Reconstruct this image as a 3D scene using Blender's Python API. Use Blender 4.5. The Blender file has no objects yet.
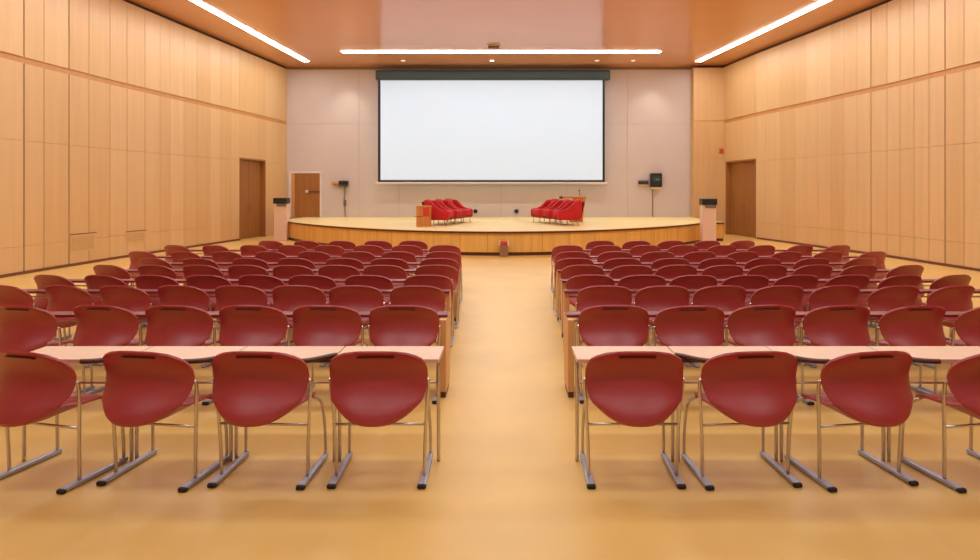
import bpy, bmesh, math, random
from mathutils import Vector, Matrix
random.seed(7)
S = bpy.context.scene
COL = S.collection
F = 650.0; PX = 507.0; PY = 190.0; EYE = 1.73

# ------------------------------------------------------------------ materials
def lin(c):
    def g(v):
        v /= 255.0
        return v / 12.92 if v <= 0.04045 else ((v + 0.055) / 1.055) ** 2.4
    return (g(c[0]), g(c[1]), g(c[2]), 1.0)

def mat(name, rgb, rough=0.5, metal=0.0, spec=0.5, noise=0.0, scale=(3, 3, 3), rgb2=None, bump=0.0, coat=0.0):
    m = bpy.data.materials.new(name); m.use_nodes = True
    nt = m.node_tree; b = nt.nodes['Principled BSDF']
    b.inputs['Roughness'].default_value = rough
    b.inputs['Metallic'].default_value = metal
    b.inputs['Specular IOR Level'].default_value = spec
    b.inputs['Coat Weight'].default_value = coat
    b.inputs['Coat Roughness'].default_value = 0.5
    b.inputs['Base Color'].default_value = lin(rgb)
    if noise > 0 or rgb2:
        tc = nt.nodes.new('ShaderNodeTexCoord'); mp = nt.nodes.new('ShaderNodeMapping')
        mp.inputs['Scale'].default_value = scale
        nz = nt.nodes.new('ShaderNodeTexNoise'); nz.inputs['Scale'].default_value = 1.0
        nz.inputs['Detail'].default_value = 5.0; nz.inputs['Roughness'].default_value = 0.6
        rp = nt.nodes.new('ShaderNodeValToRGB')
        if rgb2 is None:
            rgb2 = tuple(v * (1 - noise) for v in rgb)
        rp.color_ramp.elements[0].position = 0.32; rp.color_ramp.elements[0].color = lin(rgb2)
        rp.color_ramp.elements[1].position = 0.68; rp.color_ramp.elements[1].color = lin(rgb)
        L = nt.links.new
        L(tc.outputs['Object'], mp.inputs['Vector']); L(mp.outputs['Vector'], nz.inputs['Vector'])
        L(nz.outputs['Fac'], rp.inputs['Fac']); L(rp.outputs['Color'], b.inputs['Base Color'])
        if bump > 0:
            bp = nt.nodes.new('ShaderNodeBump'); bp.inputs['Strength'].default_value = bump
            bp.inputs['Distance'].default_value = 0.01
            L(nz.outputs['Fac'], bp.inputs['Height']); L(bp.outputs['Normal'], b.inputs['Normal'])
    return m

def emit(name, rgb, strength, base=(240, 240, 240)):
    m = mat(name, base, 0.6)
    b = m.node_tree.nodes['Principled BSDF']
    b.inputs['Emission Color'].default_value = lin(rgb)
    b.inputs['Emission Strength'].default_value = strength
    return m

WSC = (7, 7, 0.35)
M = {
 'wood0': mat('wall_wood_honey', (217, 181, 126), 0.42, noise=0.035, scale=WSC),
 'wood1': mat('wall_wood_pale', (219, 184, 130), 0.42, noise=0.035, scale=WSC),
 'wood2': mat('wall_wood_warm', (215, 178, 122), 0.42, noise=0.04, scale=WSC),
 'wood3': mat('wall_wood_amber', (213, 175, 118), 0.42, noise=0.04, scale=WSC),
 'trim_wood': mat('wall_trim_wood', (200, 144, 82), 0.45, noise=0.06, scale=WSC),
 'ledge': mat('writing_ledge_brown', (126, 50, 46), 0.4, noise=0.06, scale=(1, 8, 8)),
 'backing': mat('wall_groove_wood', (118, 70, 34), 0.7, noise=0.1, scale=WSC),
 'dark_gap': mat('ceiling_gap_brown', (70, 45, 30), 0.8, noise=0.1),
 'door_wood': mat('door_brown_wood', (162, 108, 50), 0.45, noise=0.12, scale=(9, 9, 0.4)),
 'door_frame': mat('door_frame_wood', (205, 150, 90), 0.45, noise=0.08, scale=WSC),
 'plaster': mat('wall_beige_panel', (202, 192, 184), 0.6, noise=0.02, scale=(1, 1, 1)),
 'joint': mat('wall_joint_grey', (150, 125, 105), 0.8, noise=0.05),
 'ceiling': mat('ceiling_terracotta', (212, 154, 104), 0.2, spec=0.5, noise=0.03, scale=(0.4, 0.4, 0.4)),
 'floor': mat('floor_tan', (226, 187, 107), 0.36, spec=0.5, noise=0.05, scale=(1.3, 1.3, 1.3)),
 'stage_top': mat('stage_deck_maple', (250, 232, 160), 0.35, noise=0.06, scale=(0.5, 6, 1)),
 'stage_front': mat('stage_front_oak', (234, 182, 92), 0.4, noise=0.1, scale=(7, 7, 0.35)),
 'stage_edge': mat('stage_edge_dark', (92, 45, 28), 0.35, noise=0.1),
 'chair': mat('chair_red_shell', (166, 44, 46), 0.4, coat=0.6, spec=0.55, noise=0.06, scale=(4, 4, 4)),
 'slot': mat('chair_slot_brown', (84, 36, 28), 0.4, noise=0.1),
 'chrome': mat('chrome_tube', (214, 208, 206), 0.28, metal=1.0, noise=0.05, scale=(6, 6, 6)),
 'bar': mat('foot_bar_grey', (176, 182, 196), 0.35, metal=0.35, noise=0.05, scale=(6, 6, 6)),
 'rubber': mat('rubber_black', (30, 29, 29), 0.6, noise=0.15),
 'desk': mat('desk_top_beech', (226, 192, 160), 0.4, noise=0.05, scale=(1.0, 8, 8)),
 'desk_edge': mat('desk_edge_brown', (92, 52, 36), 0.4, noise=0.1),
 'panel': mat('desk_panel_oak', (222, 170, 110), 0.45, noise=0.06, scale=(8, 8, 0.5)),
 'black': mat('black_plastic', (28, 29, 29), 0.4, noise=0.15),
 'grey': mat('grey_plastic', (120, 108, 98), 0.5, noise=0.1),
 'case': mat('screen_case_green', (38, 62, 58), 0.4, noise=0.1, scale=(2, 2, 2)),
 'white_metal': mat('white_metal', (222, 214, 206), 0.4, noise=0.04),
 'pedestal': mat('pedestal_pale', (226, 196, 172), 0.5, noise=0.03),
 'red': mat('armchair_red', (200, 20, 24), 0.7, noise=0.12, scale=(9, 9, 9)),
 'red_side': mat('armchair_red_piping', (120, 12, 18), 0.7, noise=0.1, scale=(9, 9, 9)),
 'lectern': mat('lectern_wood', (214, 140, 62), 0.4, noise=0.12, scale=(9, 9, 0.6)),
 'alarm': mat('alarm_red', (206, 62, 40), 0.4, noise=0.05),
 'stand': mat('stand_brown', (150, 108, 74), 0.5, noise=0.1),
 'green_glow': emit('unit_display', (120, 190, 160), 0.35, (20, 40, 36)),
 'screen': emit('projection_fabric', (225, 242, 255), 0.42, (176, 198, 216)),
 'light': emit('light_diffuser', (250, 247, 252), 27.0),
 'spot': emit('downlight_lens', (255, 236, 205), 12.0),
 'spot_off': emit('downlight_lens_dim', (255, 236, 205), 1.0),
}

# ------------------------------------------------------------------ mesh helpers
def new_bm():
    return bmesh.new()

def box(bm, lo, hi, mi=0, mtx=None):
    vs = []
    for z in (lo[2], hi[2]):
        for x, y in ((lo[0], lo[1]), (hi[0], lo[1]), (hi[0], hi[1]), (lo[0], hi[1])):
            v = Vector((x, y, z))
            vs.append(bm.verts.new(mtx @ v if mtx else v))
    for f in ((3, 2, 1, 0), (4, 5, 6, 7), (0, 1, 5, 4), (1, 2, 6, 5), (2, 3, 7, 6), (3, 0, 4, 7)):
        fc = bm.faces.new([vs[i] for i in f]); fc.material_index = mi
    return vs

def prism(bm, pts, z0, z1, mi=0, top_mi=None, side_mi=None):
    """pts: CCW plan outline"""
    a = [bm.verts.new((p[0], p[1], z0)) for p in pts]
    b = [bm.verts.new((p[0], p[1], z1)) for p in pts]
    f = bm.faces.new(list(reversed(a))); f.material_index = mi
    f = bm.faces.new(b); f.material_index = mi if top_mi is None else top_mi
    n = len(pts)
    for i in range(n):
        f = bm.faces.new([a[i], a[(i + 1) % n], b[(i + 1) % n], b[i]])
        f.material_index = mi if side_mi is None else side_mi

def tube(bm, pts, r, n=10, mi=0, flat=1.0):
    pts = [Vector(p) for p in pts]
    rings = []
    for i, p in enumerate(pts):
        if i == 0: t = pts[1] - p
        elif i == len(pts) - 1: t = p - pts[i - 1]
        else: t = (pts[i + 1] - p).normalized() + (p - pts[i - 1]).normalized()
        t.normalize()
        ref = Vector((0, 0, 1)) if abs(t.z) < 0.9 else Vector((1, 0, 0))
        u = t.cross(ref).normalized(); w = u.cross(t).normalized()
        rings.append([bm.verts.new(p + (u * math.cos(2 * math.pi * k / n) + w * flat * math.sin(2 * math.pi * k / n)) * r) for k in range(n)])
    for a, b in zip(rings, rings[1:]):
        for k in range(n):
            f = bm.faces.new([a[k], b[k], b[(k + 1) % n], a[(k + 1) % n]]); f.smooth = True; f.material_index = mi
    bm.faces.new(rings[0]).material_index = mi
    bm.faces.new(list(reversed(rings[-1]))).material_index = mi

def cyl(bm, c, r, h, n=20, axis='z', mi=0, r2=None):
    d = {'x': Vector((1, 0, 0)), 'y': Vector((0, 1, 0)), 'z': Vector((0, 0, 1))}[axis]
    tube(bm, [Vector(c), Vector(c) + d * h], r, n, mi)

def smooth_path(pts, n=6):
    pts = [Vector(p) for p in pts]; out = []
    P = [pts[0]] + pts + [pts[-1]]
    for i in range(1, len(P) - 2):
        for k in range(n):
            t = k / n
            a, b, c, d = P[i - 1], P[i], P[i + 1], P[i + 2]
            out.append(0.5 * ((2 * b) + (c - a) * t + (2 * a - 5 * b + 4 * c - d) * t * t + (3 * b - a - 3 * c + d) * t ** 3))
    out.append(pts[-1]); return out

def obj(name, bm, m, parent=None, bevel=0.0, segs=2, sub=0, solid=0.0, smooth=False):
    bmesh.ops.recalc_face_normals(bm, faces=bm.faces) if solid == 0 else None
    me = bpy.data.meshes.new(name); bm.to_mesh(me); bm.free()
    for x in (m if isinstance(m, (list, tuple)) else [m]):
        me.materials.append(M[x])
    o = bpy.data.objects.new(name, me); COL.objects.link(o)
    mods = False
    if solid:
        d = o.modifiers.new('s', 'SOLIDIFY'); d.thickness = solid; d.offset = 0; mods = True
    if bevel:
        d = o.modifiers.new('b', 'BEVEL'); d.width = bevel; d.segments = segs; d.limit_method = 'ANGLE'; mods = True
    if sub:
        d = o.modifiers.new('u', 'SUBSURF'); d.levels = sub; d.render_levels = sub; mods = True
    if mods:
        dg = bpy.context.evaluated_depsgraph_get()
        nm = bpy.data.meshes.new_from_object(o.evaluated_get(dg))
        o.modifiers.clear(); o.data = nm; nm.name = name
    if smooth or sub:
        for p in o.data.polygons: p.use_smooth = True
    if parent: o.parent = parent
    return o

def tag(o, label, cat, group=None):
    o['label'] = label; o['category'] = cat
    if group: o['group'] = group
    return o

def thing(name, label, cat, loc=(0, 0, 0), rz=0.0, group=None):
    o = bpy.data.objects.new(name, None); COL.objects.link(o)
    o.empty_display_size = 0.2
    o.location = loc; o.rotation_euler = (0, 0, rz)
    return tag(o, label, cat, group)

def struct(name, bm, m, parent=None, **kw):
    o = obj(name, bm, m, parent, **kw)
    if parent is None: o['kind'] = 'structure'
    return o

def dup(root, loc, rz, label, group):
    r = root.copy(); COL.objects.link(r); r.location = loc; r.rotation_euler = (0, 0, rz)
    r['label'] = label; r['group'] = group
    for ch in list(root.children):
        c = ch.copy(); COL.objects.link(c); c.parent = r
        for g in list(ch.children):
            d = g.copy(); COL.objects.link(d); d.parent = c
    return r

# ------------------------------------------------------------------ the room
CEIL = 6.65; BACKY = 26.0; REAR = -3.0
LW = [(26.3, 8.77), (24.2, 9.0), (22.35, 9.19), (19, 9.55), (16.45, 9.80), (14, 9.93), (12.75, 9.97), (10, 10.0), (-3.4, 10.0)]
RW = [(26.3, 8.48), (25.4, 8.56), (23.1, 8.84), (20, 9.34), (16.8, 9.80), (13.8, 10.05), (10, 10.15), (-3.4, 10.15)]
def wall_x(W, d):
    for (d0, x0), (d1, x1) in zip(W, W[1:]):
        if d1 <= d <= d0:
            return x0 + (x1 - x0) * (d0 - d) / (d0 - d1)
    return W[-1][1]
def solve(W, px):
    s = abs(px - PX) / F; lo, hi = 0.0, 26.3
    for _ in range(50):
        m = (lo + hi) / 2
        if wall_x(W, m) / max(m, 1e-4) > s: lo = m
        else: hi = m
    return (lo + hi) / 2

bm = new_bm(); box(bm, (-11.5, REAR - .3, -0.2), (11.5, BACKY + .4, 0))
struct('floor', bm, 'floor')
bm = new_bm(); box(bm, (-11.5, REAR - .3, CEIL), (11.5, BACKY + .4, CEIL + .2))
struct('ceiling', bm, 'ceiling')
bm = new_bm(); box(bm, (-10.6, REAR - .3, 0), (10.8, REAR, CEIL))
struct('wall_back', bm, 'plaster')

DOOR_TOP = 2.85; TRIM0, TRIM1 = 4.34, 4.47
def side_wall(name, W, sgn, joints, wide, door):
    """joints: depths of the vertical panel joints from the far end to the camera end"""
    bm = new_bm()
    mats = ['wood0', 'wood1', 'wood2', 'wood3', 'backing', 'dark_gap', 'trim_wood']
    def P(d, off): return Vector((sgn * (wall_x(W, d) + off), d))
    def slab(d0, d1, o0, o1, z0, z1, mi):
        p = [P(d0, o0), P(d1, o0), P(d1, o1), P(d0, o1)]
        area = sum(p[i].x * p[(i + 1) % 4].y - p[(i + 1) % 4].x * p[i].y for i in range(4))
        if area < 0: p.reverse()
        prism(bm, p, z0, z1, mi)
    rnd = random.Random(3 if sgn < 0 else 5)
    # backing follows the plan of the wall
    ds = sorted({d for d, _ in W} | {door[0], door[1]}, reverse=True)
    ds = [d for d in ds if d <= 26.3]
    for a, b in zip(ds, ds[1:]):
        inside = b >= door[1] - 1e-3 and a <= door[0] + 1e-3
        if inside:
            slab(a, b, .05, .2, DOOR_TOP, CEIL, 4)
        else:
            slab(a, b, .05, .2, 0, CEIL, 4)
        slab(a, b, .045, .06, 6.56, CEIL, 5)
        slab(a, b, .02, .055, TRIM0 - .01, TRIM1 + .01, 6)
    js = [26.0] + sorted(set(joints) | {door[0], door[1]}, reverse=True)
    for i, (a, b) in enumerate(zip(js, js[1:])):
        g0 = .02 if any(abs(a - w) < .05 for w in wide) else (.010 if a < 17.5 else .005)
        g1 = .02 if any(abs(b - w) < .05 for w in wide) else (.010 if b < 17.5 else .005)
        a2, b2 = a - g0, b + g1
        if a2 - b2 < .03: continue
        inside = b >= door[1] - 1e-3 and a <= door[0] + 1e-3
        t = rnd.randrange(4)
        if not inside:
            slab(a2, b2, 0, .05, 0.0, .575, t)
            slab(a2, b2, 0, .05, .58, 2.745, t)
            slab(a2, b2, 0, .05, 2.75 if not inside else DOOR_TOP, TRIM0, t)
        else:
            slab(a, b, 0, .05, DOOR_TOP, TRIM0, t)
        slab(a2, b2, .0, .05, TRIM1, 6.56, rnd.randrange(4))
    o = struct(name, bm, mats)
    return o

LJ = [24, 44, 69, 89, 110, 127, 145, 160, 170, 184, 197, 210, 221, 231]
RJ = [766, 780, 795, 806, 818, 831, 844, 857, 871, 887, 900, 914, 929, 945, 964]
near = [11.3, 10.2, 9.1, 8.0, 6.9, 5.8, 4.7, 3.6, 2.5, 1.4, .3, -.8, -1.9, -3.0]
LD = (24.2, 22.35); RD = (25.4, 23.1)
ljd = [solve(LW, p) for p in LJ]; rjd = [solve(RW, p) for p in RJ]
side_wall('wall_left', LW, -1, ljd + near, [solve(LW, 24), solve(LW, 69)], LD)
side_wall('wall_right', RW, 1, rjd + [13.3, 12.4] + near, [solve(RW, 871), solve(RW, 945)], RD)

# baseboards
for nm, W, sgn, d_far in (('baseboard_left', LW, -1, 22.3), ('baseboard_right', RW, 1, 23.0)):
    bm = new_bm()
    ds = [d_far] + [d for d, _ in W if d < d_far - .1]
    for a, b in zip(ds, ds[1:]):
        p = [(sgn * (wall_x(W, a) - .025), a), (sgn * (wall_x(W, b) - .025), b), (sgn * wall_x(W, b), b), (sgn * wall_x(W, a), a)]
        if sgn > 0: p = p[::-1]
        prism(bm, p, 0, .06)
    struct(nm, bm, 'backing')

# recessed side doors (double leaf set back in the opening)
def side_door(name, W, sgn, dr):
    a, b = dr
    A = Vector((sgn * wall_x(W, a), a, 0)); B = Vector((sgn * wall_x(W, b), b, 0))
    t = (B - A).normalized(); out = Vector((sgn, 0, 0)); out = (out - t * out.dot(t)).normalized()
    L = (B - A).length
    mt = Matrix((( t.x, out.x, 0, A.x), (t.y, out.y, 0, A.y), (0, 0, 1, 0), (0, 0, 0, 1)))
    bm = new_bm()
    box(bm, (-.02, -.01, 0), (.05, .23, DOOR_TOP), 0, mt)
    box(bm, (L - .05, -.01, 0), (L + .02, .23, DOOR_TOP), 0, mt)
    box(bm, (.05, -.01, DOOR_TOP - .06), (L - .05, .23, DOOR_TOP), 0, mt)
    fr = struct(name, bm, 'door_wood')
    for k in (0, 1):
        bm = new_bm()
        x0 = .055 + k * (L / 2 - .05); x1 = x0 + L / 2 - .06
        box(bm, (x0, .16, .01), (x1, .21, DOOR_TOP - .065), 0, mt)
        lf = obj('door_leaf', bm, 'door_wood', fr, bevel=.006)
        bm = new_bm()
        hx = x1 - .1 if k == 0 else x0 + .1
        tube(bm, [mt @ Vector((hx, .16, .95)), mt @ Vector((hx, .13, .97)), mt @ Vector((hx, .13, 1.18)), mt @ Vector((hx, .16, 1.2))], .012, 8)
        obj('door_handle', bm, 'grey', lf)
    bm = new_bm(); box(bm, (-.1, .24, 0), (L + .1, .3, DOOR_TOP + .1), 0, mt)
    obj('door_backing', bm, 'door_wood', fr)
side_door('door_1', LW, -1, LD)
side_door('door_2', RW, 1, RD)

# beige wall behind the stage, cut into panels
STZ = 0.65
bm = new_bm()
box(bm, (-9.2, BACKY + .03, 0), (9.2, BACKY + .2, CEIL), 1)
def wpan(x0, x1, z0, z1): box(bm, (x0 + .004, BACKY, z0 + .004), (x1 - .004, BACKY + .03, z1 - .004), 0)
XB = [-8.85, -5.92, -1.9, 1.2, 4.82, 7.42]
for x0, x1 in zip(XB, XB[1:]): wpan(x0, x1, 4.37, 6.55)
XB = [-8.85, -5.92, -4.32, -.25, 2.4, 4.82, 7.42]
for x0, x1 in zip(XB, XB[1:]): wpan(x0, x1, 0, 4.37)
struct('wall_front', bm, ['plaster', 'joint'])

# wooden pier right of it
bm = new_bm()
box(bm, (7.345, 25.62, 0), (8.56, 26.0, CEIL - .1), 2)
for z0, z1, t in ((0, 2.94, 0), (2.95, 4.44, 2), (4.46, 6.54, 3)):
    box(bm, (7.34, 25.58, z0), (8.56, 25.63, z1), {0: 0, 2: 2, 3: 3}[t])
struct('trim_1', bm, ['wood2', 'backing', 'wood3', 'wood2'])

# ------------------------------------------------------------------ the stage
def stage_y(x): return 17.1 + .1 * (x + .2) ** 2
XS = [-8.06 + i * (14.6 / 60) for i in range(61)]
edge = [(x, stage_y(x)) for x in XS] + [(6.75, 21.95), (7.33, 22.0)]
def off(e, o): return [(x, y - o) for x, y in e]
def back_loop(e): return e + [(7.33, 25.57), (7.33, 25.99), (-8.06, 25.99)]
bm = new_bm(); prism(bm, back_loop(edge), .09, STZ - .06, 0)
stage = struct('stage', bm, 'stage_front', smooth=False)
bm = new_bm(); prism(bm, back_loop(off(edge, .06)), STZ - .06, STZ - .012, 0)
obj('edge_trim', bm, 'stage_edge', stage)
bm = new_bm(); prism(bm, back_loop(off(edge, .05)), STZ - .012, STZ, 0)
obj('stage_deck', bm, 'stage_top', stage)
bm = new_bm(); prism(bm, back_loop(off(edge, -.04)), 0, .09, 0)
obj('toe_kick', bm, 'stage_edge', stage)
# battens: vertical joints on the stage front
bm = new_bm()
acc = 0; last = edge[0]
for p, q in zip(edge, edge[1:]):
    seg = math.hypot(q[0] - p[0], q[1] - p[1]); acc += seg
    if acc > .55:
        acc = 0
        t = math.atan2(q[1] - p[1], q[0] - p[0])
        mt = Matrix.Translation((q[0], q[1], 0)) @ Matrix.Rotation(t, 4, 'Z')
        box(bm, (-.003, -.002, .09), (.003, .01, STZ - .06), 0, mt)
obj('panel_joint', bm, 'backing', stage)['kind'] = 'stuff'

# stage door in the beige wall
bm = new_bm()
x0, x1 = -8.68, -7.42; zt = 2.42
for lo, hi in (((x0 - .03, 25.93, STZ), (x0 + .06, 26.0, zt + .05)), ((x1 - .05, 25.93, STZ), (x1 + .03, 26.0, zt + .05)), ((x0 + .06, 25.93, zt - .02), (x1 - .05, 26.0, zt + .05))):
    box(bm, lo, hi)
d3 = struct('door_3', bm, 'white_metal')
bm = new_bm(); box(bm, (x0 + .06, 25.955, STZ), (x0 + .2, 25.995, zt - .02)); obj('door_side_panel', bm, 'door_frame', d3)
bm = new_bm(); box(bm, (x0 + .205, 25.95, STZ + .005), (x1 - .055, 25.995, zt - .025))
lf = obj('door_leaf', bm, 'door_wood', d3)
bm = new_bm(); box(bm, (-7.95, 25.90, 1.64), (-7.49, 25.95, 1.70)); obj('push_bar', bm, 'backing', lf, bevel=.01)
bm = new_bm(); cyl(bm, (-7.98, 25.95, 1.67), .06, -.07, 16, 'y'); obj('door_knob', bm, 'white_metal', lf)

# ------------------------------------------------------------------ ceiling lights
def strip_light(label, pts, w):
    t = thing('ceiling_light', label, 'light', (pts[0][0], pts[0][1], CEIL), 0, 'strip lights in the ceiling')
    def ribbon(ww, z0, z1):
        bm = new_bm(); n = len(pts); Lf, Rt = [], []
        for i, p in enumerate(pts):
            a = Vector(pts[max(i - 1, 0)]); b = Vector(pts[min(i + 1, n - 1)])
            d = (b - a).normalized(); nn = Vector((-d.y, d.x)) * ww / 2
            Lf.append(Vector(p) + nn - Vector(pts[0])); Rt.append(Vector(p) - nn - Vector(pts[0]))
        prism(bm, Rt + Lf[::-1], z0, z1)
        return bm
    obj('light_frame', ribbon(w + .03, -.012, 0), 'white_metal', t)
    obj('diffuser', ribbon(w, -.022, -.0125), 'light', t)
strip_light('long white strip light in the ceiling beside the left wall', [(-7.66, 24.8), (-7.88, 20.8), (-8.08, 16.8), (-8.2, 13.5), (-8.25, 9)], .22)
strip_light('long white strip light in the ceiling beside the right wall', [(7.3, 24.8), (7.8, 20.8), (8.26, 16.8), (8.45, 13.5), (8.5, 9)], .22)
strip_light('white strip light across the ceiling in front of the screen', [(-5.87, 23.1), (5.45, 23.1)], .22)

# small recessed downlights between the cross strip and the wall
for px, on, w in ((403, 0, 'between the cross strip and the left half of the screen case'), (492, 1, 'lit, centred above the screen case'),
               (597, 0, 'above the right end of the screen case'), (633, 0, 'furthest right, beyond the end of the screen case')):
    d = 24.6; x = (px - PX) / F * d
    t = thing('downlight', 'small round ceiling downlight ' + w, 'light', (x, d, CEIL), 0, 'round downlights before the screen')
    bm = new_bm(); cyl(bm, (0, 0, -.03), .1, .03, 20); obj('downlight_ring', bm, 'white_metal', t)
    bm = new_bm(); cyl(bm, (0, 0, -.036), .07, .005, 20); obj('downlight_lens', bm, 'spot' if on else 'spot_off', t)
for x, e in ((-6.3, 80), (5.75, 80)):
    l = bpy.data.lights.new('wall_wash', 'SPOT'); l.energy = e; l.spot_size = math.radians(75); l.spot_blend = .8; l.color = (1, .9, .78); l.shadow_soft_size = .1
    o = bpy.data.objects.new('wall_wash_lamp', l); COL.objects.link(o); o.location = (x, 25.1, CEIL - .08)
    o.rotation_euler = (math.radians(12), 0, 0)

for px in (403, 492, 597, 633):
    l = bpy.data.lights.new('stage_wash', 'SPOT'); l.energy = 150; l.spot_size = math.radians(110); l.spot_blend = .9; l.color = (1, .97, .9); l.shadow_soft_size = .15
    o = bpy.data.objects.new('stage_wash_lamp', l); COL.objects.link(o); o.location = ((px - PX) / F * 24.6, 24.5, CEIL - .1)
    o.rotation_euler = (math.radians(-38), 0, 0)
# unseen fill lights over the audience, added to brighten floor and chairs
for x in (-4.2, 0, 4.2):
    for y, e in ((12.6, 84), (9.4, 70), (6.2, 68), (2.2, 84)):
        l = bpy.data.lights.new('audience_fill', 'AREA'); l.shape = 'RECTANGLE'; l.size = 2.8; l.size_y = .6; l.energy = e; l.color = (.95, .97, 1)
        o = bpy.data.objects.new('audience_fill', l); COL.objects.link(o); o.location = (x, y, CEIL - .03)

# sensor box on the ceiling
t = thing('ceiling_sensor', 'small grey box fixed to the ceiling above the cross strip light', 'sensor', (-.45, 22.2, CEIL))
bm = new_bm(); box(bm, (-.19, -.12, -.1), (.19, .12, -.02)); obj('housing', bm, 'grey', t, bevel=.02)
bm = new_bm(); box(bm, (-.24, -.19, -.02), (.24, .19, 0)); obj('mount_plate', bm, 'white_metal', t)

# ------------------------------------------------------------------ projection screen
t = thing('projection_screen', 'large white projection screen with dark green case above the stage', 'screen', (-.62, 25.6, 1.9))
k = F / 25.6
def sx(px): return (px - PX) / k + .62
def sz(py): return EYE - (py - PY) / k - 1.9
bm = new_bm(); box(bm, (sx(376), -.14, sz(80.3)), (sx(610), .16, sz(70.5))); obj('screen_case', bm, 'case', t, bevel=.06, segs=3)
bm = new_bm(); box(bm, (sx(380.5), -.004, sz(180)), (sx(602.5), .004, sz(80.3))); obj('screen_fabric', bm, 'screen', t)
bm = new_bm()
for lo, hi in (((sx(378), -.008, sz(182)), (sx(380.5), .008, sz(80.3))), ((sx(602.5), -.008, sz(182)), (sx(604.8), .008, sz(80.3))), ((sx(380.5), -.008, sz(182)), (sx(602.5), .008, sz(180)))):
    box(bm, lo, hi)
obj('black_border', bm, 'black', t)
for px in (400, 586):
    bm = new_bm(); box(bm, (sx(px) - .06, .12, sz(77)), (sx(px) + .06, .4, sz(73))); obj('mount_bracket', bm, 'black', t)
bm = new_bm(); box(bm, (sx(375.5), -.03, sz(183.6)), (sx(607.5), .03, sz(182))); obj('bottom_bar', bm, 'white_metal', t, bevel=.01)

# ------------------------------------------------------------------ things on the stage wall
# left bracket unit
t = thing('wall_speaker', 'small black wall unit on a wooden arm with dangling cable by the stage door', 'speaker', (-6.6, 26.0, 1.95))
bm = new_bm(); box(bm, (-.38, -.14, .0), (-.08, 0, .1)); obj('wooden_arm', bm, 'door_frame', t, bevel=.01)
bm = new_bm(); box(bm, (-.06, -.3, -.02), (.28, -.06, .15)); obj('speaker_body', bm, 'black', t, bevel=.02)
bm = new_bm(); box(bm, (-.1, -.24, -.09), (.26, 0, -.03)); obj('shelf_bracket', bm, 'grey', t, bevel=.01)
bm = new_bm(); tube(bm, smooth_path([(.12, -.03, -.08), (.13, -.03, -.35), (.09, -.03, -.55), (.11, -.03, -.82), (.13, -.015, -1.27)]), .014, 8); obj('cable', bm, 'backing', t)
bm = new_bm(); box(bm, (.07, -.07, -.86), (.17, -.01, -.62)); obj('cable_plug', bm, 'grey', t, bevel=.015)
# right unit
t = thing('wall_camera', 'black wall unit with green display and a cord, right of the screen', 'camera', (5.92, 26.0, 1.85))
bm = new_bm(); box(bm, (-.22, -.3, 0), (.22, -.02, .55)); obj('camera_body', bm, 'black', t, bevel=.03)
bm = new_bm(); box(bm, (-.16, -.312, .22), (.16, -.299, .42)); obj('display', bm, 'case', t)
bm = new_bm(); box(bm, (-.05, -.318, .27), (.09, -.311, .32)); obj('display_light', bm, 'green_glow', t)
bm = new_bm(); box(bm, (-.2, -.26, -.09), (.2, 0, -.005)); obj('wall_bracket', bm, 'pedestal', t, bevel=.02)
bm = new_bm(); tube(bm, [(-.1, -.02, -.08), (-.1, -.015, -1.17)], .013, 8); obj('cord', bm, 'backing', t)
t = thing('wall_sensor', 'flat oval black wall fitting just left of the black wall unit', 'sensor', (5.43, 26.0, 2.03))
bm = new_bm(); tube(bm, [(-.2, -.1, .0), (-.17, -.1, 0), (.17, -.1, 0), (.2, -.1, 0)], .075, 14); obj('housing', bm, 'black', t, bevel=.02)
bm = new_bm(); box(bm, (-.15, -.09, -.14), (.15, 0, -.07)); obj('wall_bracket', bm, 'pedestal', t)
# outlets
for px, w in ((475.5, 'nearer the left armchairs'), (516.5, 'nearer the right armchairs')):
    t = thing('wall_outlet', 'small black outlet low on the beige wall, ' + w, 'outlet', ((px - PX) / 25, 26.0, .88), 0, 'outlets behind the stage')
    bm = new_bm(); cyl(bm, (0, 0, 0), .085, -.05, 18, 'y'); obj('outlet_cover', bm, 'black', t, bevel=.015)
    bm = new_bm(); cyl(bm, (0, -.05, 0), .04, -.03, 14, 'y'); obj('socket', bm, 'rubber', t)
# alarm
t = thing('alarm_light', 'small red alarm fitting high on the wooden pier by the right doorway', 'alarm', (8.42, 25.58, 3.28))
bm = new_bm(); box(bm, (-.09, -.04, -.12), (.09, 0, .1)); obj('alarm_base', bm, 'trim_wood', t, bevel=.02)
bm = new_bm(); cyl(bm, (0, -.04, .0), .075, -.07, 18, 'y'); obj('alarm_lens', bm, 'alarm', t, bevel=.015)

# ------------------------------------------------------------------ pedestals beside the stage
def pedestal(label, loc):
    t = thing('pedestal', label, 'pedestal', loc, 0, 'pale pedestals beside the stage')
    bm = new_bm(); box(bm, (-.22, -.14, .0), (.22, .14, 1.24)); obj('column', bm, 'pedestal', t, bevel=.012)
    bm = new_bm(); box(bm, (-.235, -.2, 1.26), (.235, .18, 1.46)); obj('black_cap', bm, 'black', t, bevel=.02)
    bm = new_bm(); box(bm, (-.12, -.19, 1.17), (.2, .0, 1.27)); obj('tray', bm, 'grey', t, bevel=.015)
pedestal('pale pedestal with black top box at the left end of the stage', (-7.76, 22.4, 0))
pedestal('pale pedestal with black top box before the right end of the stage', (6.34, 20.5, 0))

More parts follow.
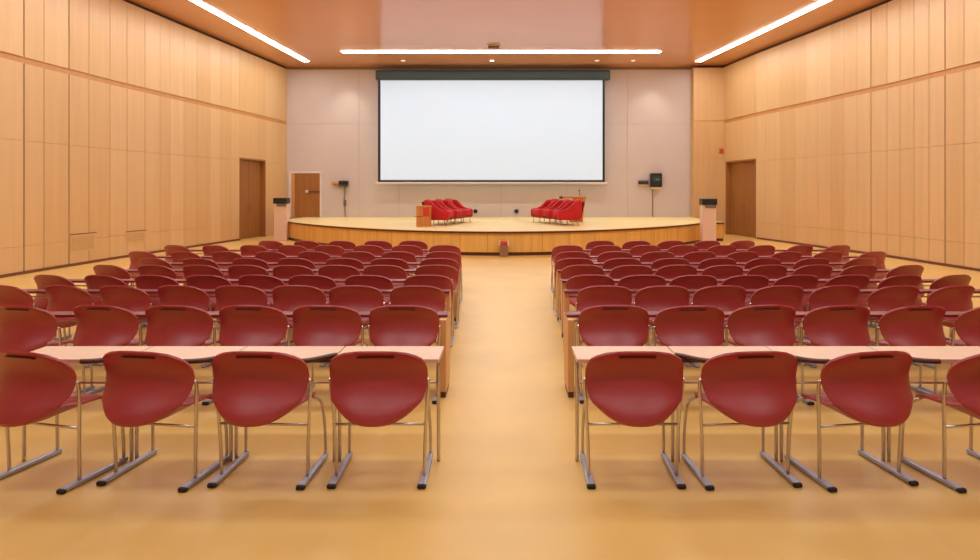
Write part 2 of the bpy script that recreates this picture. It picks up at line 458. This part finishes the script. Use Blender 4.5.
# little stand in front of the stage
t = thing('floor_stand', 'small brown stand with a red top against the middle of the stage front', 'stand', (-.08, 16.9, 0))
bm = new_bm(); box(bm, (-.11, -.08, 0), (.11, .08, .30)); obj('stand_body', bm, 'stand', t, bevel=.01)
bm = new_bm(); box(bm, (-.09, -.07, .30), (.09, .07, .40)); obj('red_top', bm, 'alarm', t, bevel=.03)
bm = new_bm(); box(bm, (-.13, -.09, .29), (-.095, .09, .42)); box(bm, (.095, -.09, .29), (.13, .09, .42)); obj('side_plate', bm, 'pedestal', t)

# ------------------------------------------------------------------ armchairs (facing +Y locally)
def soft(lo, hi, b=.06, mtx=None):
    bm = new_bm(); box(bm, lo, hi, 0, mtx); return bm, b
def armchair(label, loc, rz):
    t = thing('armchair', label, 'armchair', loc, rz, 'red armchairs on the stage')
    bm = new_bm(); box(bm, (-.27, -.22, .24), (.27, .36, .44)); obj('seat_cushion', bm, 'red', t, bevel=.06, segs=4, smooth=True)
    bm = new_bm(); box(bm, (-.36, -.34, .16), (.36, .34, .25)); obj('base', bm, 'red_side', t, bevel=.025, segs=3, smooth=True)
    bm = new_bm(); R = Matrix.Translation((0, -.27, .2)) @ Matrix.Rotation(math.radians(14), 4, 'X')
    vs = box(bm, (-.27, -.09, 0), (.27, .10, .60), 0, R)
    for v in vs[4:]:
        v.co.x *= .82
    obj('backrest', bm, 'red', t, bevel=.075, segs=5, smooth=True)
    bm = new_bm(); R2 = R @ Matrix.Translation((0, -.105, 0))
    vs = box(bm, (-.32, -.015, .03), (.32, .015, .56), 0, R2)
    for v in vs[4:]: v.co.x *= .84
    obj('back_panel', bm, 'red_side', t, bevel=.014, segs=2)
    for s in (-1, 1):
        bm = new_bm()   # tub side: tall at the back, sweeping down to a low arm
        pr = [(-.36, .17), (.36, .17), (.37, .40), (.33, .45), (.16, .47), (.02, .53), (-.10, .64), (-.19, .73), (-.30, .76), (-.40, .74), (-.41, .60)]
        a_ = [bm.verts.new((s * .33 - .055, y, z)) for y, z in pr]; b_ = [bm.verts.new((s * .33 + .055, y, z)) for y, z in pr]
        bm.faces.new(a_); bm.faces.new(list(reversed(b_)))
        for i in range(len(pr)):
            j = (i + 1) % len(pr); bm.faces.new([a_[i], b_[i], b_[j], a_[j]])
        obj('armrest', bm, 'red', t, bevel=.03, segs=3, smooth=True)
        for y in (-.28, .28):
            bm = new_bm(); tube(bm, [(s * .29, y, .17), (s * .31, y * 1.06, 0)], .017, 8); obj('leg', bm, 'chrome', t)
Z = STZ
armchair('red armchair nearest the low wooden cabinet, on the left of the stage', (-2.07, 20.1, Z), math.radians(-98))
armchair('red armchair in the middle of the left three on the stage', (-1.84, 20.98, Z), math.radians(-104))
armchair('red armchair furthest from the wooden cabinet, left of the stage', (-1.62, 21.9, Z), math.radians(-108))
armchair('red armchair nearest the camera in front of the wooden lectern', (1.83, 20.1, Z), math.radians(100))
armchair('red armchair in the middle of the right three beside the lectern', (1.57, 20.98, Z), math.radians(104))
armchair('red armchair furthest from the lectern, right of the stage', (1.27, 21.9, Z), math.radians(108))

# low cabinet on the left
t = thing('side_cabinet', 'low orange wooden cabinet beside the red armchairs on the left', 'cabinet', (-2.48, 19.4, Z))
bm = new_bm(); box(bm, (-.2, -.2, .0), (.2, .2, .58)); obj('cabinet_body', bm, 'lectern', t, bevel=.008)
bm = new_bm(); box(bm, (-.22, -.22, .58), (.22, .22, .61)); obj('cabinet_top', bm, 'lectern', t, bevel=.006)
bm = new_bm(); box(bm, (-.0, -.212, .3), (.19, -.2, .57)); obj('red_panel', bm, 'alarm', t)
bm = new_bm(); box(bm, (-.25, -.215, .29), (.0, -.2, .305)); obj('cabinet_rail', bm, 'backing', t)

# lectern on the right
t = thing('lectern', 'wooden lectern with overhanging top and thin microphone behind the right armchairs', 'lectern', (2.28, 22.2, Z))
bm = new_bm()
vs = box(bm, (-.14, -.24, 0), (.28, .24, .80))
for i in (4, 7): vs[i].co.x += .14
for i in (5, 6): vs[i].co.x += .10
obj('lectern_body', bm, 'lectern', t, bevel=.01)
bm = new_bm(); box(bm, (-.46, -.28, .80), (.4, .28, .87)); obj('lectern_top', bm, 'lectern', t, bevel=.015)
bm = new_bm(); box(bm, (-.48, -.29, .78), (-.40, .29, .872)); obj('top_edge', bm, 'desk_edge', t, bevel=.015)
bm = new_bm(); tube(bm, smooth_path([(.2, 0, .87), (.2, 0, .98), (.19, -.02, 1.06)]), .008, 8)
mic = obj('microphone_stem', bm, 'black', t)
bm = new_bm(); tube(bm, [(.19, -.02, 1.05), (.17, -.04, 1.09)], .022, 10); obj('microphone_head', bm, 'black', mic)

# ------------------------------------------------------------------ wall vents on the left wall
def wall_vent(label, px0, px1, z0, z1, n):
    d0, d1 = solve(LW, px0), solve(LW, px1)
    A = Vector((-wall_x(LW, d0), d0, 0)); B = Vector((-wall_x(LW, d1), d1, 0))
    t_ = (B - A); L = t_.length; t_.normalize()
    th = thing('wall_vent', label, 'vent', (A.x, A.y, z0), math.atan2(t_.y, t_.x), 'vents low in the left wall')
    bm = new_bm(); box(bm, (0, -.012, 0), (L, .0, z1 - z0)); obj('vent_plate', bm, 'wood3', th)
    bm = new_bm(); box(bm, (0, -.02, z1 - z0 - .012), (L, -.0, z1 - z0 + .004)); obj('vent_lip', bm, 'backing', th)
    bm = new_bm(); r = random.Random(2)
    for i in range(n):
        z = .05 + i * (z1 - z0 - .1) / n
        x = .04
        while x < L - .1:
            w = r.uniform(.03, .06); box(bm, (x, -.0135, z), (x + w, -.011, z + .009)); x += w + r.uniform(.02, .05)
    o = obj('vent_slots', bm, 'backing', th); o['kind'] = 'stuff'
wall_vent('perforated wooden vent panel low in the left wall near the front', 70, 96, .30, .72, 9)
wall_vent('faint slotted vent panel low in the left wall, further back', 126, 146, .36, .66, 5)

# ------------------------------------------------------------------ chairs
def shell_surface():
    # y (towards the front is +), z, half width, side wrap forward, side rise
    prof = [(-.054, .800, .120, .004, -.004), (-.049, .7965, .185, .010, -.010), (-.040, .784, .232, .018, -.016), (-.028, .765, .262, .028, -.018),
            (-.014, .735, .279, .040, -.018), (-.004, .70, .286, .052, -.016), (.0, .655, .287, .062, -.012), (-.012, .61, .284, .070, -.006),
            (-.034, .567, .279, .078, .0), (-.063, .530, .272, .088, .008), (-.093, .496, .265, .10, .022), (-.119, .467, .258, .115, .040),
            (-.137, .443, .250, .13, .058), (-.144, .423, .243, .14, .070), (-.136, .408, .237, .14, .082), (-.090, .399, .232, .13, .086),
            (-.03, .394, .229, .10, .085), (.05, .402, .232, .06, .068), (.13, .412, .236, .03, .052), (.21, .422, .238, .01, .038),
            (.29, .430, .235, .0, .026), (.35, .431, .224, -.006, .016), (.39, .422, .205, -.014, .008), (.405, .405, .185, -.02, .0)]
    bm = new_bm(); n = 18; rows = []
    for y, z, hw, wr, ri in prof:
        row = []
        for i in range(n + 1):
            u = -1 + 2 * i / n
            a = math.sin(u * math.pi / 2) * .5 + u * .5
            row.append(bm.verts.new((a * hw, y + wr * a * a * (.6 + .4 * abs(a)), z + ri * abs(a) ** 2.7)))
        rows.append(row)
    for a, b in zip(rows, rows[1:]):
        for i in range(n):
            bm.faces.new([a[i], a[i + 1], b[i + 1], b[i]])
    return bm

def chair_parts(level):
    t = thing('chair', 'dark red chair', 'chair')
    obj('shell', shell_surface(), 'chair', t, solid=.014, bevel=.004, segs=2, smooth=True)
    if level < 2:
        bm = new_bm()
        pts = []
        for i in range(9):
            x = -.105 + .21 * i / 8; a = x / .262
            pts.append((x + .0, -.034 + .024 * a * a - .011, .768 - .018 * abs(a) ** 2.2))
        tube(bm, pts, .006, 8)
        obj('handle_slot', bm, 'slot', t)
    for s in (-1, 1):
        bm = new_bm()   # rear leg, up the flank of the shell
        tube(bm, smooth_path([(s * .262, .105, .02), (s * .268, .098, .25), (s * .280, .088, .46), (s * .290, .074, .58), (s * .286, .064, .615)], 4), .0105, 8)
        obj('leg', bm, 'chrome', t)
        bm = new_bm()   # front leg, under the seat
        tube(bm, smooth_path([(s * .262, .425, .02), (s * .26, .42, .2), (s * .246, .40, .36), (s * .215, .33, .428)], 4), .0105, 8)
        obj('leg', bm, 'chrome', t)
        bm = new_bm()
        x0 = s * .262
        vs = box(bm, (x0 - .024, -.012, .004), (x0 + .024, .45, .034))
        for i in (2, 3, 6, 7):
            vs[i].co.x = x0 + (vs[i].co.x - x0) * .62
        for i in (4, 5): vs[i].co.z -= .006
        fb = obj('foot_bar', bm, 'bar', t, bevel=.008, segs=2)
        if level < 2:
            bm = new_bm(); box(bm, (x0 - .026, -.028, 0), (x0 + .026, .006, .026)); obj('rubber_tip', bm, 'rubber', fb, bevel=.01, segs=2)
    if level < 2:
        bm = new_bm(); tube(bm, [(-.27, .095, .335), (.27, .095, .335)], .008, 8); obj('crossbar', bm, 'chrome', t)
    return t

ROWS = [
 (172.0, [377, 257, 143, 27], [636, 753, 872, 998]),
 (123.3, [403, 325, 252, 182, 106, 22], [615, 691, 764, 836, 915, 986]),
 (102.2, [417, 355, 304, 247, 185, 132, 76, 14], [605, 658, 704, 756, 806, 864, 926, 984]),
 (91.0, [428, 368, 311, 265, 218, 172, 122, 70], [591, 642, 690, 732, 770, 820, 876, 934]),
 (80.4, [436, 384, 340, 296, 254, 212, 164, 114], [583, 632, 672, 712, 752, 796, 846, 900]),
 (73.0, None, None), (66.0, None, None), (59.2, None, None), (54.4, None, None)]
ORD = ['first', 'second', 'third', 'fourth', 'fifth', 'sixth', 'seventh', 'eighth', 'ninth']
YAW1 = {-1: [0, 3, 9, 14], 1: [0, 4, 9, 11]}
SEATS = {}
protos = [None, None]
used = [False, False]
rng = random.Random(11)
for ri, (k, lc, rc) in enumerate(ROWS):
    d = F / k
    level = 0 if ri < 2 else 1
    if ri >= 2: level = 2
    li = 0 if level < 2 else 1
    for sgn, block, cs in ((-1, 'left', lc), (1, 'right', rc)):
        if cs is None:
            idx = range(7)
            if ri == 6: idx = range(8)
            if ri == 7: idx = range(8)
            if ri == 8: idx = range(1, 6)
            xs = [sgn * ({5: .95, 6: .98, 7: 1.04, 8: 1.08}[ri] + .65 * i + rng.uniform(-.02, .02)) for i in idx]
        else:
            xs = [(c - PX) / k for c in cs]
            for i in range(1, len(xs)):      # neighbours keep clear of each other
                gap = .605 if ri < 2 else .57
                if abs(xs[i]) - abs(xs[i - 1]) < gap: xs[i] = sgn * (abs(xs[i - 1]) + gap)
        seats = []
        for i, x in enumerate(xs):
            if ri == 0: yaw = YAW1[sgn][i]
            else: yaw = min(20, 3.2 * (abs(x) - .6) * 1.1) + rng.uniform(-1.2, 1.2)
            rz = math.radians(yaw) * sgn
            if ri == 0 and sgn > 0 and i == 0: rz = 0
            dd = d + (0 if ri == 0 else rng.uniform(-.02, .02))
            row_txt = 'front row nearest the camera' if ri == 0 else ('%s row from the camera' % ORD[ri])
            lab = 'dark red shell chair, %s block, %s, %s seat from the aisle' % (block, row_txt, ORD[i])
            grp = 'red chairs in the %s block' % block
            if protos[li] is None:
                protos[li] = chair_parts(0 if li == 0 else 2)
                protos[li].scale = (1 if li == 0 else .94, 1, 1)
                c = protos[li]; c.location = (x, dd, 0); c.rotation_euler = (0, 0, rz); c['label'] = lab; c['group'] = grp
            else:
                dup(protos[li], (x, dd, 0), rz, lab, grp)
            seats.append(abs(x))
        SEATS[(ri, sgn)] = seats

# ------------------------------------------------------------------ desks
DZ = .68
def front_desk(label, xa, xb, y0, cut):
    """one-seat desk of the nearest row; xa is the aisle side"""
    s = 1 if xb > xa else -1
    L = abs(xb - xa); w = .34
    t = thing('desk', label, 'desk', (xa, y0, 0), 0, 'desks of the nearest row')
    g = .004
    if cut:
        pl = [(g, .16), (.05, .13), (.10, .07), (.15, .025), (.21, .005), (.26, 0), (L - g, 0), (L - g, w), (g, w)]
    else:
        pl = [(g, 0), (L - g, 0), (L - g, w), (g, w)]
    pl = [(s * x, y) for x, y in pl]
    if s < 0: pl = pl[::-1]
    bm = new_bm(); prism(bm, pl, DZ - .022, DZ); obj('desk_top', bm, 'desk', t)
    if cut:
        bm = new_bm()
        pts = smooth_path([(s * x, y - .004, DZ - .012) for x, y in [(.008, .16), (.05, .13), (.10, .07), (.15, .025), (.21, .005), (.26, 0)]], 3)
        tube(bm, pts, .016, 8); obj('edge_band', bm, 'desk_edge', t)
        bm = new_bm(); box(bm, (min(s * .01, s * .2), .10, DZ - .05), (max(s * .01, s * .2), .2, DZ - .023)); obj('frame_bracket', bm, 'desk_edge', t, bevel=.01)
    bm = new_bm(); tube(bm, [(s * .03, .2, DZ - .034), (s * (L - .03), .2, DZ - .034)], .012, 8); obj('frame_rail', bm, 'chrome', t)
    bm = new_bm(); tube(bm, [(s * .017, .12, .50), (s * (L - .017), .12, .50)], .007, 8); obj('frame_rail', bm, 'chrome', t)
    for x in (.017, L - .017):
        bm = new_bm()
        tube(bm, smooth_path([(s * x, .30, DZ - .034), (s * x, .16, DZ - .036), (s * x, .125, DZ - .06), (s * x, .12, DZ - .12), (s * x, .12, .3), (s * x, .12, .0)], 5), .0115, 8)
        obj('leg', bm, 'chrome', t)
    return t
dy = 4.03
for sgn, block, xs in ((-1, 'left', [.42, 1.085, 1.745, 2.38, 3.1]), (1, 'right', [.43, 1.075, 1.735, 2.42, 3.17])):
    for i, (a, b) in enumerate(zip(xs, xs[1:])):
        lab = 'pale beech desk with chrome legs, nearest row, %s block, %s from the aisle' % (block, ORD[i])
        front_desk(lab, sgn * a, sgn * b, dy, i > 0)

def row_desk(label, sgn, x0, x1, y0, w, block, mids, py):
    t = thing('long_desk', label, 'desk', (sgn * x0, y0, 0), 0, 'long desks of the %s block' % block)
    L = x1 - x0
    def bx(bm, a, b, c, d, e, f): box(bm, (min(sgn * a, sgn * b), c, e), (max(sgn * a, sgn * b), d, f))
    bm = new_bm(); bx(bm, 0, L, 0, w, DZ - .03, DZ - .005); obj('desk_top', bm, 'ledge', t, bevel=.005)
    bm = new_bm(); bx(bm, 0.0, .055, py[0], py[1], .05, DZ - .03); ep = obj('end_panel', bm, 'panel', t, bevel=.006)
    bm = new_bm(); bx(bm, .006, .049, py[0] + .015, py[1] - .015, 0, .05); obj('panel_foot', bm, 'desk_edge', ep)
    bm = new_bm(); tube(bm, [(sgn * .05, w - .05, .60), (sgn * L, w - .05, .60)], .008, 8); obj('frame_rail', bm, 'chrome', t)
    for m in mids:
        x = sgn * (m - x0)
        bm = new_bm(); tube(bm, [(x, w - .06, DZ - .03), (x, w - .06, 0)], .012, 8); obj('leg', bm, 'chrome', t)
PANX = [0, .505, .60, .64, .66, .72, .78, .84]
for ri in range(1, 8):
    k = ROWS[ri][0]; d = F / k
    for sgn, block, cs in ((-1, 'left', ROWS[ri][1]), (1, 'right', ROWS[ri][2])):
        far = abs((cs[-1] - PX) / k) if cs else .86 + .66 * 6
        sx_ = SEATS[(ri, sgn)]
        mids = [(a + b) / 2 for a, b in zip(sx_, sx_[1:])][1::2] + [sx_[-1] + .31]
        far = sx_[-1]
        if ri == 1: mids = [m - .32 * math.tan(math.radians(3.52 * (m - .6))) for m in mids]
        lab = 'narrow red-brown desk with wooden aisle panel, %s block, %s row from the camera' % (block, ORD[ri])
        row_desk(lab, sgn, PANX[ri], far + .33, d + (.23 if ri == 1 else .42), .15, block, mids, (-.1, .25) if ri == 1 else (.04, .16))

# ------------------------------------------------------------------ world, camera, view
w = bpy.data.worlds.new('world'); S.world = w; w.use_nodes = True
w.node_tree.nodes['Background'].inputs['Color'].default_value = (1, .9, .8, 1)
w.node_tree.nodes['Background'].inputs['Strength'].default_value = 0.2
cam = bpy.data.cameras.new('camera'); co = bpy.data.objects.new('camera', cam); COL.objects.link(co)
co.location = (0, 0, EYE); co.rotation_euler = (math.radians(90), 0, 0)
cam.sensor_fit = 'HORIZONTAL'; cam.sensor_width = 36; cam.lens = F / 980 * 36
cam.shift_x = -(PX - 490) / 980; cam.shift_y = -(280 - PY) / 980
cam.clip_start = .05; cam.clip_end = 200
S.camera = co
S.view_settings.view_transform = 'Standard'; S.view_settings.look = 'None'
S.view_settings.exposure = 0.06; S.view_settings.gamma = 1.0; S.view_settings.use_curve_mapping = False
S.cycles.max_bounces = 10; S.cycles.diffuse_bounces = 8
S.cycles.use_denoising = True
